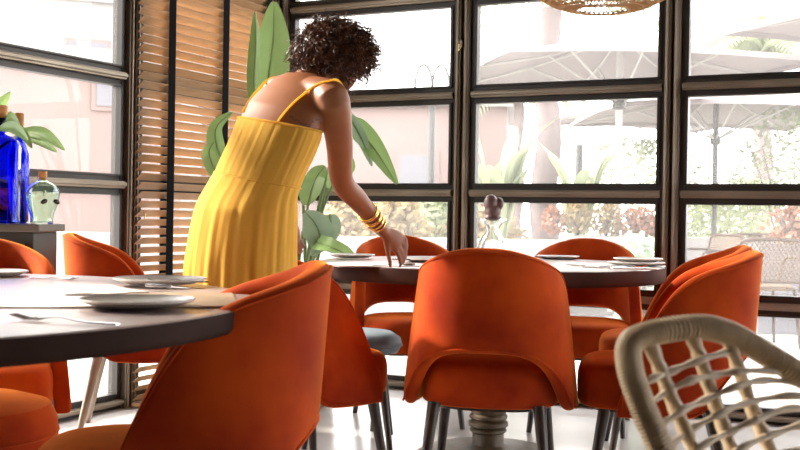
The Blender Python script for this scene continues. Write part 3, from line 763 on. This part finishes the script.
def cut_leaves():
    p = W(-20, 222, 4.15)
    t = thing('leafy_branch', (p.x-.02, p.y, ST), 'green leafy branches in a jar reaching over the blue bottle', 'plant')
    mb = MB(); pr = [(.03, 0), (.04, .01), (.045, .15), (.035, .2)]; mb.lathe(pr+[(r-.004, max(z, .01)) for r, z in reversed(pr)], n=24); mb.build('jar', 'clear_glass', t)
    base = V(p.x-.02, p.y, ST)
    for i, (pts, w, sd) in enumerate([
        ([(-4, 150, 4.45), (2, 128, 4.40), (0, 108, 4.35), (10, 92, 4.30)], .026, (1, 0, .2)),
        ([(-4, 140, 4.45), (5, 125, 4.25), (20, 131, 4.15), (32, 148, 4.15)], .024, (.2, .3, 1)),
        ([(0, 140, 4.45), (22, 131, 4.25), (45, 134, 4.20), (65, 150, 4.15)], .026, (.1, .2, 1)),
        ([(0, 145, 4.45), (20, 135, 4.25), (40, 141, 4.20), (57, 152, 4.15)], .022, (.1, .4, 1)),
        ([(-4, 145, 4.45), (3, 124, 4.20), (10, 117, 4.15), (22, 130, 4.10)], .024, (.5, .2, 1)),
        ([(-8, 145, 4.45), (0, 128, 4.15), (14, 128, 4.10), (28, 140, 4.05)], .026, (.1, .4, 1))]):
        mb = MB(); P = [W(*q)-base for q in pts]; leaf_blade(mb, P[1:] if i else P[1:], w, sd, fold=.3); mb.build('leaf', 'leaf', t, fix=False)
        mb = MB(); mb.tube(spline([V(0, 0, .03), (V(0, 0, .2)), P[1]], 12), .003, 5); mb.build('stem', 'stem', t)
cut_leaves()

# ------------------------------------------------------------------ potted banana plant in the corner
def banana():
    b = W(300, 300, 5.35); t = thing('potted_banana_plant', (b.x, b.y, 0), 'large banana-leaf plant in a woven pot in the window corner behind the woman', 'plant')
    mb = MB(); mb.lathe([(.13, 0), (.165, .03), (.18, .22), (.17, .34), (.15, .34), (.15, .31)], n=36, cap=True); mb.build('pot', 'pot', t)
    mb = MB(); mb.lathe([(.01, .325), (.148, .322), (.148, .3)], n=30, cap=True); mb.build('soil', 'soil', t)
    B = V(b.x, b.y, 0)
    L = [ # stem start -> blade pixel points with depth, half width, side
     ([(266, 122, 5.3), (268, 82, 5.25), (273, 42, 5.2), (274, 2, 5.15)], .105, (1, 0, 0), 'leaf', .18),
     ([(255, 120, 5.2), (254, 80, 5.15), (256, 40, 5.1), (255, 12, 5.1)], .035, (1, .6, 0), 'leaf', .5),
     ([(228, 168, 5.1), (218, 150, 5.05), (216, 128, 5.0), (232, 112, 5.0)], .045, (1, .5, .2), 'leaf', .2),
     ([(226, 188, 5.1), (214, 168, 5.05), (209, 152, 5.0), (214, 142, 5.0)], .04, (1, .5, .2), 'leaf', .2),
     ([(345, 120, 5.2), (356, 128, 5.1), (375, 150, 5.0), (397, 184, 4.95)], .062, (.8, .3, .5), 'leaf', .25),
     ([(345, 112, 5.1), (352, 122, 5.05), (362, 140, 5.0), (372, 166, 5.0)], .035, (.9, .3, .3), 'leaf_pale', .2),
     ([(330, 190, 5.2), (338, 176, 5.1), (346, 165, 5.05), (352, 158, 5.0)], .06, (.6, .3, -.6), 'leaf', .2),
     ([(308, 205, 5.2), (312, 190, 5.1), (316, 178, 5.0), (325, 166, 5.0)], .07, (1, .3, .3), 'leaf', .2),
     ([(318, 250, 4.9), (320, 236, 4.9), (314, 222, 4.9), (305, 212, 4.9)], .08, (1, .3, .5), 'leaf_pale', .2),
     ([(310, 240, 5.0), (325, 245, 4.8), (342, 252, 4.75), (356, 260, 4.7)], .05, (.2, .8, .6), 'leaf', .2),
     ([(330, 215, 5.0), (330, 228, 4.95), (322, 244, 4.9), (312, 256, 4.85)], .06, (1, .2, .3), 'leaf_pale', .2),
     ([(300, 140, 5.5), (290, 120, 5.5), (288, 95, 5.5), (294, 80, 5.5)], .05, (1, .2, .3), 'leaf', .2)]
    for i, (pts, w, sd, mt, fo) in enumerate(L):
        P = [W(*q)-B for q in pts]
        mb = MB(); leaf_blade(mb, P, w, sd, n=18, fold=fo, k=10, wav=.04)
        lf = mb.build('leaf', mt, t, fix=False)
        mb = MB(); mb.tube(spline(P, 12), [.007*(1-i2/13) for i2 in range(12)], 6); mb.build('midrib', 'stem', lf)
        a = 2*PI*i/len(L); s0 = V(.05*math.cos(a), .05*math.sin(a), .32)
        mid = s0.lerp(P[0], .5) + V(0, 0, .08); mb = MB(); mb.tube(spline([s0, mid, P[0]], 14), [.012-.0005*k for k in range(14)], 7); mb.build('stem', 'stem', t)
banana()

# ------------------------------------------------------------------ pendant lamp
def pendant():
    b = W(603, 0, 4.2); z0 = W(603, 10, 4.2).z; rad = .31
    t = thing('pendant_lamp', (b.x, b.y, z0), 'woven golden rattan pendant lamp hanging at the top above the table', 'lamp')
    def pt(a, f): # bowl from the bottom (f 0) to the rim and up to the crown
        if f < .5:
            g = f/.5; r = .10+(rad-.10)*g; z = .10*g**1.8
        else:
            g = (f-.5)/.5; r = rad*math.cos(g*PI/2*.88); z = .10+.26*math.sin(g*PI/2)
        return V(r*math.cos(a), r*math.sin(a), z)
    mb = MB(); n = 64
    for k in range(n):
        for dr in (-1, 1):
            mb.tube([pt(2*PI*k/n+dr*j/20*.9, j/20) for j in range(21)], .0022, 4)
    mb.build('woven_shade', 'lamp_rattan', t)
    for f in (0, .12, .25, .38, .5, .75, .98):
        mb = MB(); mb.tube([pt(2*PI*i/48, f) for i in range(48)], .004 if f in (0, .5, .98) else .0025, 5, close=True); mb.build('hoop', 'lamp_rattan', t)
    mb = MB(); mb.tube([(0, 0, .30), (0, 0, RH-z0)], .004, 6); mb.build('cord', 'tape', t)
    mb = MB(); mb.lathe([(.018, .24), (.02, .30), (.004, .34)], n=16, cap=True); mb.build('socket', 'tape', t)
    mb = MB(); mb.ball((0, 0, .20), (.035, .035, .045)); mb.build('bulb', 'napkin', t)
pendant()

# ------------------------------------------------------------------ foreground rattan chair
def rattan_chair():
    rim_px = [(690, 520), (676, 478), (657, 440), (641, 402), (630, 368), (631, 343), (656, 332), (700, 327), (732, 335), (766, 354), (803, 377), (850, 412), (890, 460), (905, 520)]
    def dep(x, y): return 1.30 + .0006*(x-620) - .00035*(y-330)
    base = W(770, 560, 1.25); base.z = 0
    t = thing('rattan_chair', (base.x, base.y, 0), 'grey-tan rattan chair with open woven back in the right foreground', 'chair')
    Pr = spline([W(x, y, dep(x, y)) for x, y in rim_px], 260)
    core = MB(); core.tube(Pr, .0128, 10); o = core.build('rim', 'rattan', t, world=True)
    mb = MB()
    # wrapped cane: a helical strand round the rim
    tot = sum((b-a).length for a, b in zip(Pr, Pr[1:])); turns = int(tot/.0056); hp = []; prev = V(0, 1, 0)
    N = turns*8; 
    for i in range(N):
        f = i/(N-1)*(len(Pr)-1); k = min(int(f), len(Pr)-2); p = Pr[k].lerp(Pr[k+1], f-k); tg = (Pr[k+1]-Pr[k]).normalized()
        u = (prev-tg*prev.dot(tg)).normalized(); prev = u; w = tg.cross(u); a = 2*PI*i/8
        hp.append(p + (u*math.cos(a)+w*math.sin(a))*.0138)
    mb.tube(hp, .0029, 5, cap=True); mb.build('wrapping', 'rattan', o, world=True)
    def bez(pts, n=24): return spline([W(x, y, dep(x, y)+dd) for x, y, dd in pts], n)
    uprights = [[(648, 338, .0), (661, 372, .01), (672, 400, .01), (686, 432, .01), (706, 480, .01)],
                [(690, 330, 0), (700, 358, .01), (711, 392, .015), (724, 428, .015), (742, 480, .01)],
                [(728, 336, 0), (738, 368, .01), (749, 400, .015), (764, 436, .015), (790, 490, .01)]]
    for u in uprights:
        Pu = bez(u); mb = MB(); mb.tube(Pu, [.0075+.0022*abs(math.sin(i*.83)) for i in range(len(Pu))], 10); mb.build('upright', 'rattan', t, world=True)
    strands = [[(632, 392, .0), (652, 379, -.004), (672, 371, .006), (700, 360, -.004), (735, 351, .008), (762, 354, .0)],
               [(640, 412, .0), (665, 393, .008), (690, 381, -.003), (716, 375, .008), (742, 371, -.003), (790, 371, .0)],
               [(654, 430, .0), (680, 412, -.004), (705, 400, .008), (738, 386, -.004), (770, 380, .006), (815, 386, .0)],
               [(664, 450, .0), (690, 430, .008), (720, 414, -.003), (750, 402, .008), (800, 396, -.003), (850, 412, .0)],
               [(676, 474, .0), (702, 446, -.003), (730, 432, .008), (756, 420, -.003), (800, 408, .006), (865, 430, .0)],
               [(690, 500, .0), (716, 466, .008), (742, 448, -.003), (774, 434, .008), (820, 424, 0), (885, 455, .0)],
               [(700, 530, .0), (726, 486, -.003), (758, 466, .006), (790, 452, -.003), (840, 446, 0), (900, 480, .0)]]
    for s in strands:
        Ps = bez(s, 40); mb = MB(); mb.tube(Ps, [.0044+.0010*math.sin(i*.9) for i in range(len(Ps))], 8, up=(0, 1, 0)); mb.build('strand', 'rattan_pale', t, world=True)
    # seat and legs below the picture
    a, c = Pr[0], Pr[-1]; mid = (a+c)/2; fwd = V(.25, .97, 0)*-1
    cx, cy = mid.x, mid.y-.20
    mb = MB(); mb.lathe([(.02, .40), (.24, .40), (.255, .42), (.24, .44), (.02, .445)], (cx, cy, 0), 40, True); mb.build('seat', 'rattan', t, world=True)
    for k, q in enumerate((a, c)):
        mb = MB(); mb.tube(spline([q, V(q.x+(cx-q.x)*.2, q.y-.05, .5), V(cx+(-.22 if k == 0 else .22), cy+.08, .42)], 14), .013, 8); mb.build('arm_support', 'rattan', t, world=True)
    for sx in (-1, 1):
        for sy in (-1, 1):
            mb = MB(); mb.tube([(cx+sx*.16, cy+sy*.16, .41), (cx+sx*.21, cy+sy*.21, 0)], [.015, .012], 10); mb.build('leg', 'bamboo', t, world=True)
rattan_chair()

# ------------------------------------------------------------------ the woman
def woman():
    K = .81                                   # slender build: all girths
    W0 = W
    def Wb(x, y, d): return W0(x, y, 3.08 + (d-3.92) + max(0, 210-y)*.0011)
    class KMB(MB):
        def tube(s, pts, rad, n=8, **k):
            MB.tube(s, pts, [v*K for v in rad] if hasattr(rad, '__len__') else rad*K, n, **k)
        def ball(s, c, r, n=16, m=10, rot=None): MB.ball(s, c, tuple(v*.86 for v in r), n, m, rot)
    hem_c = W0(243, 300, 3.08)
    root = thing('person', (hem_c.x, hem_c.y, 0), 'person in a yellow strapped dress bending over the round table, seen from behind', 'person')
    fd = V(.66, .75, 0).normalized(); sd = V(.75, -.66, 0).normalized()   # facing; towards her right side
    def ell(c, a, b, ax, bx, n=48, pl=0, ph=0., k=24):
        r = []
        for i in range(n):
            th = 2*PI*i/n; w = 1+pl*(math.sin(th*k+ph)*.6+math.sin(th*(k*.5+3)+1.3+ph)*.4)
            r.append(c + ax*(a*w*math.cos(th)) + bx*(b*w*math.sin(th)))
        return r
    up = V(0, 0, 1)
    D = 3.9
    # ---------------- body (one continuous surface)
    mb = KMB()
    def ringset(rows, n=36):
        R_ = []
        for (px, py, d, a, b, lean) in rows:
            c = Wb(px, py, d); axis = (up*math.cos(lean) + (fd*.55+sd*.83).normalized()*math.sin(lean)).normalized()
            ax = (sd-axis*sd.dot(axis)).normalized(); bx = axis.cross(ax)
            R_.append(ell(c, a*K, b*K, ax, bx, n))
        return R_
    mb.rings(ringset([(243, 248, 3.920, .150, .115, 0), (243, 225, 3.920, .165, .125, .05), (250, 200, 3.920, .150, .11, .2), (260, 178, 3.930, .138, .10, .25),
                      (270, 152, 3.950, .158, .11, .22), (279, 127, 3.970, .176, .118, .2), (289, 109, 3.980, .186, .118, .18), (297, 95, 3.990, .172, .105, .15), (302, 84, 4.000, .135, .09, .12), (306, 75, 4.010, .085, .07, .1)]))
    # neck and head
    neck = [Wb(306, 84, 4.010), Wb(320, 74, 4.020), Wb(331, 64, 4.040)]
    mb.tube(neck, [.062, .052, .054], 16)
    hc = Wb(338, 56, 4.050); hd = (fd*.80 + sd*.40 + up*-.45).normalized(); hup = (up-hd*up.dot(hd)).normalized(); hs = hd.cross(hup)
    rm = Matrix((hs, hd, hup)).transposed(); hd = hd*.86; hup = hup*.86; hs = hs*.86
    mb.ball(hc, (.074, .092, .098), 24, 16, rm)
    mb.ball(hc + hd*.045 - hup*.055, (.052, .055, .058), 20, 12, rm)         # jaw
    mb.ball(hc + hd*.075 - hup*.098, (.022, .020, .018), 12, 8, rm)          # chin
    mb.tube([hc+hd*.088+hup*.012, hc+hd*.108-hup*.022, hc+hd*.092-hup*.034], [.009, .014, .010], 8)  # nose
    mb.ball(hc + hd*.090 - hup*.060, (.024, .010, .008), 12, 8, rm)          # lips
    for s in (-1, 1):
        mb.ball(hc + hs*(s*.074) - hup*.012, (.008, .020, .030), 10, 8, rm)  # ears
        mb.ball(hc + hs*(s*.034) + hd*.078 + hup*.022, (.020, .010, .007), 10, 8, rm)  # brow
    # shoulders and arms
    shR = Wb(334, 104, 3.880); elR = W0(342, 181, 3.40); wrR = W0(383, 231, 3.63)
    shL = Wb(275, 94, 4.100); elL = Wb(287, 165, 4.24); wrL = Wb(285, 214, 4.14)
    mb.tube(spline([Wb(311, 92, 3.950), Wb(328, 96, 3.900), shR, shR.lerp(elR, .5)+V(.004, 0, 0), elR, elR.lerp(wrR, .35), wrR.lerp(elR, .3), wrR], 30),
            [interp([(0, .060), (.14, .062), (.28, .060), (.40, .052), (.57, .044), (.68, .044), (.85, .035), (1, .028)], i/29) for i in range(30)], 18)
    mb.tube(spline([Wb(290, 88, 4.040), shL, shL.lerp(elL, .5), elL, elL.lerp(wrL, .4), wrL], 24), [interp([(0, .055), (.2, .054), (.45, .042), (.6, .037), (.75, .036), (1, .023)], i/23) for i in range(24)], 16)
    # legs and feet
    for s, off in ((-1, .02), (1, -.02)):
        hip = Wb(243, 235, 3.920) + sd*(s*.07) ; knee = V(hip.x+.01, hip.y+off, .50) + fd*.03; ank = V(hip.x, hip.y+off, .085) - fd*.02
        mb.tube(spline([hip, hip.lerp(knee, .5), knee, knee.lerp(ank, .35)-fd*.012, ank], 24), [interp([(0, .088), (.25, .080), (.5, .052), (.68, .052), (1, .033)], i/23) for i in range(24)], 18)
        toe = ank+fd*.15; mb.tube([ank-fd*.035+V(0, 0, -.04), ank+fd*.04+V(0, 0, -.04), toe+V(0, 0, -.06)], [.034, .034, .022], 14)
        for k in range(5): mb.tube([toe + sd*((k-2)*.014) + V(0, 0, -.062)-fd*.02, toe + sd*((k-2)*.016) + fd*(.028-.004*k) + V(0, 0, -.072)], [.011, .008], 8)
    # right hand: back of the hand to the viewer, fingers bent down on to the table
    def hand(wr, pd, wd, nd, fing, thumb, sc=.95):
        """pd palm direction, wd across the palm (towards little finger), nd out of the back of the hand"""
        kn = wr + pd*.082*sc
        n = 14; R_ = []
        for f, hwid, ht in ((-.15, .022, .019), (.1, .024, .019), (.45, .034, .018), (.8, .040, .017), (1.02, .038, .013)):
            c = wr + pd*.082*sc*f; R_.append([c + wd*(hwid*sc*math.cos(2*PI*i/n)) + nd*(ht*sc*math.sin(2*PI*i/n)) for i in range(n)])
        mb.rings(R_)
        for k, (off, l, dirs) in enumerate(fing):
            p = kn + wd*off*sc - pd*.012; pts = [p]
            for dv, fr in zip(dirs, (.0, .42, .33, .25)):
                if fr: pts.append(pts[-1] + dv.normalized()*l*fr*sc)
            mb.tube(spline(pts, 10), [.0108*sc*(1-.035*i)*(1.06 if i in (3, 6) else 1) for i in range(10)], 10)
        p = wr + pd*.03*sc + wd*(-.024*sc); pts = [p, p+thumb[0]*.038*sc, p+thumb[0]*.038*sc+thumb[1]*.032*sc, p+thumb[0]*.038*sc+thumb[1]*.032*sc+thumb[2]*.026*sc]
        mb.tube(spline(pts, 10), [.0150*sc, .0145*sc, .0135*sc, .012*sc, .0112*sc, .0112*sc, .0108*sc, .0105*sc, .0095*sc, .007*sc], 10)
    pd = (W0(404, 247, 3.68)-wrR).normalized()
    wdv = V(.62, .50, .45).normalized(); wdv = (wdv-pd*wdv.dot(pd)).normalized(); nd = wdv.cross(pd).normalized()
    if nd.z < 0: nd = -nd
    dn = V(0, 0, -1)
    fdir = [[None, pd*.85+dn*.4, pd*.45+dn*.9, dn*1-V(.05, 0, 0)]]*4
    fing = [(-.029, .078, fdir[0]), (-.010, .088, [None, pd*.85+dn*.3, pd*.45+dn*.9, dn-V(.05, 0, 0)]), (.010, .086, [None, pd*.85+dn*.3+wdv*.1, pd*.4+dn*.9, dn-V(.05, 0, 0)]), (.029, .072, [None, pd*.8+dn*.3+wdv*.2, pd*.3+dn*.9, dn-V(.05, 0, 0)])]
    hand(wrR, pd, wdv, nd, fing, [(-wdv*.4+pd*.5+dn*.5).normalized(), (pd*.35+dn*.9).normalized(), (dn+V(.15, 0, 0)).normalized()])
    pdl = V(.3, .15, -.95).normalized(); wl = fd.copy(); wl = (wl-pdl*wl.dot(pdl)).normalized(); nl = wl.cross(pdl)
    fl = [[None, pdl, pdl*.9+sd*.3, pdl*.8+sd*.5]]*4
    hand(wrL, pdl, wl, nl, [(-.027, .066, fl[0]), (-.009, .075, fl[0]), (.010, .07, fl[0]), (.028, .058, fl[0])], [(pdl*.6-wl*.6+sd*.3).normalized(), (pdl*.9-wl*.2+sd*.2).normalized(), pdl])
    body = mb.build('body', 'skin', root, world=True)
    md = body.modifiers.new('r', 'REMESH'); md.mode = 'VOXEL'; md.voxel_size = .0042; md.use_smooth_shade = True
    md = body.modifiers.new('s', 'SMOOTH'); md.iterations = 16; md.factor = .5
    # face details
    for s in (-1, 1):
        mb = MB(); mb.ball(hc + hs*(s*.032) + hd*.082 + hup*.006, (.013, .008, .008), 12, 8, rm); mb.build('eye', 'napkin', root, world=True)
    # ---------------- dress: skirt and bodice as two lofts
    ax0 = (fd*.55+sd*.83).normalized()
    def frame(lean):
        axis = (up*math.cos(lean)+ax0*math.sin(lean)).normalized(); ax = (sd-axis*sd.dot(axis)).normalized(); return ax, axis.cross(ax)
    def loft(rows, n, k, nn=40, seed=0.):
        """rows: px, py, depth, half width, half depth, lean, pleat"""
        P = []; m_ = len(rows)
        for i in range(nn):
            f = i/(nn-1)*(m_-1); tabs = [sinterp([(j, rows[j][q]) for j in range(m_)], f) for q in range(7)]
            c = Wb(tabs[0], tabs[1], tabs[2]); ax, bx = frame(tabs[5]); r = []
            for j in range(n):
                th = 2*PI*j/n; pl = tabs[6]
                w = 1+pl*(.5*math.sin(th*k+seed+.8*math.sin(f*1.1))+.35*math.sin(th*(k*.61)+2.1+seed+.5*f)+.3*math.sin(th*k*1.7+.7)) + .006*math.exp(-f*1.6)*math.sin(th*58+seed)
                r.append(c+ax*(tabs[3]*K*w*math.cos(th))+bx*(tabs[4]*K*w*math.sin(th)))
            P.append(r)
        return P
    bod = [(279.5, 125, 3.970, .182, .126, .17, .008), (277, 134, 3.965, .182, .130, .17, .013), (270.5, 150, 3.955, .180, .130, .17, .013), (262.5, 167, 3.940, .176, .130, .17, .011), (257, 180, 3.930, .176, .130, .17, .009)]
    P = loft(bod, 168, 34); mb = MB(); mb.rings(P, cap=False); dr = mb.build('dress', 'dress', root, world=True, fix=False)
    md = dr.modifiers.new('s', 'SOLIDIFY'); md.thickness = .003; md.offset = 1
    sk = [(257, 179.5, 3.93, .1765, .1305, .17, .009), (251.5, 192, 3.925, .184, .140, .12, .012), (246.5, 210, 3.92, .195, .160, .04, .014), (242, 246, 3.92, .206, .172, 0, .018), (240, 280, 3.92, .212, .178, 0, .026), (240, 350, 3.92, .218, .188, 0, .04), (240, 424, 3.92, .224, .195, 0, .055)]
    P = loft(sk, 192, 22, 60, .6); mb = MB(); mb.rings(P, cap=False); s2 = mb.build('skirt', 'dress', dr, world=True, fix=False)
    md = s2.modifiers.new('s', 'SOLIDIFY'); md.thickness = .003; md.offset = 1
    mb = MB(); ax, bx = frame(.17); c = Wb(257, 180, 3.930); mb.tube(ell(c, .1775*K, .1315*K, ax, bx, 96, .014, 0, 34), .0022, 6, close=True)
    mb.build('waist_seam', 'dress', dr, world=True)
    ax, bx = frame(.17); c = Wb(279.5, 124.7, 3.970); mb = MB(); mb.tube(ell(c, .183*K, .127*K, ax, bx, 96), .0035, 6, close=True)
    mb.build('neckline', 'dress', dr, world=True)
    # shoulder straps, ribbons lying on the skin
    from mathutils.bvhtree import BVHTree
    bpy.context.view_layer.update(); dg = bpy.context.evaluated_depsgraph_get()
    bv = BVHTree.FromObject(body, dg)
    ro = root.location.copy()
    def on_skin(x, y, lift):
        o = V(0, 0, CH)-ro; d = (W0(x, y, 1)-V(0, 0, CH)).normalized(); h = bv.ray_cast(o, d)
        if h[0] is None:
            h = bv.find_nearest(Wb(x, y, 3.9)-ro)
        return h[0]+h[1]*lift+ro
    def near_skin(p, lift):
        h = bv.find_nearest(p-ro); return h[0]+h[1]*lift+ro
    st = [on_skin(x, y, .003) for x, y in ((278, 122), (284, 114), (292, 105), (301, 97), (311, 89), (320, 84), (328, 82))]
    tp = st[-1]; st += [near_skin(tp+fd*.04+V(0, 0, .01), .003), near_skin(tp+fd*.09-V(0, 0, .02), .003), near_skin(tp+fd*.12-V(0, 0, .08), .003)]
    mb = MB(); mb.tube(spline(st, 50), .0050, 8, sq=(.9, .55), up=(0, -1, .3)); mb.build('strap', 'dress', dr, world=True)
    tp = Wb(272, 80, 4.08); st = [near_skin(Wb(249, 116, 3.98), .003), near_skin(Wb(258, 98, 4.02), .003), near_skin(tp, .003), near_skin(tp+fd*.06, .003), near_skin(tp+fd*.11-V(0, 0, .06), .003)]
    mb = MB(); mb.tube(spline(st, 40), .0050, 8, sq=(.9, .55)); mb.build('strap', 'dress', dr, world=True)
    # bracelets
    fa = (wrR-elR).normalized()
    for k, f in enumerate((.60, .645, .69, .735, .78, .825, .86)):
        c = elR.lerp(wrR, f); u = fa.orthogonal().normalized(); w = fa.cross(u); tl = fa*(.006*math.sin(k*2.1))
        mb = MB(); r = .0345-.0012*k
        mb.tube([c + u*(r*math.cos(2*PI*i/40)) + w*(r*math.sin(2*PI*i/40)) + tl*math.cos(2*PI*i/40+k) for i in range(40)], .0030, 8, close=True)
        o = mb.build('bracelet', 'gold', root, world=True)
    # tattoo on the shoulder blade: tiny ink marks lying on the skin
    mb = MB()
    for k, (x, y) in enumerate([(291, 117), (293, 119), (296, 120), (299, 121), (302, 124), (304, 126), (306, 124), (309, 126), (313, 122), (317, 120), (320, 122)]):
        dx, dy = 2.2*math.cos(k*1.7), 1.6*math.sin(k*1.7)
        mb.tube([on_skin(x-dx, y-dy, .0006), on_skin(x, y, .0006), on_skin(x+dx, y+dy*.3, .0006)], .0009, 4)
    mb.build('tattoo', 'tattoo', root, world=True)
    # ---------------- curly hair
    hc2 = Wb(334, 50, 4.020); mb = MB()
    core = []; N = 26
    mb2 = MB(); mb2.ball(hc2, (.104, .096, .090), 28, 18)
    rnd = random.Random(3)
    for i in range(len(mb2.v)):
        p = V(mb2.v[i]); d = (p-hc2); mb2.v[i] = tuple(hc2+d*(1+rnd.uniform(-.05, .05)))
    hair = mb2.build('hair', 'hair', root, world=True)
    for i in range(3000):
        z = rnd.uniform(-1, 1); a = rnd.uniform(0, 2*PI); q = math.sqrt(1-z*z); d = V(q*math.cos(a), q*math.sin(a), z)
        if d.z < -.55 and rnd.random() < .75: continue
        start = hc2 + V(d.x*.112, d.y*.10, d.z*.092)*.84
        L = rnd.uniform(.018, .058)*(1.35 if rnd.random() < .12 else 1)*(1.0+.25*max(0, d.x))
        dr_ = (d + V(rnd.gauss(0, .35), rnd.gauss(0, .35), rnd.gauss(-.08, .35))).normalized()
        u = dr_.orthogonal().normalized(); w = dr_.cross(u); turns = rnd.uniform(1.2, 2.6); cr = rnd.uniform(.005, .011); ph = rnd.uniform(0, 6)
        pts = []; K = 13
        for k in range(K):
            f = k/(K-1); an = ph+turns*2*PI*f
            pts.append(start + dr_*L*f + (u*math.cos(an)+w*math.sin(an))*cr*(.4+.6*f) + V(0, 0, -.022*f*f))
        mb.tube(pts, [.0017*(1-.6*k/K) for k in range(K)], 4)
    mb.build('curls', 'hair', hair, world=True, fix=False)
woman()
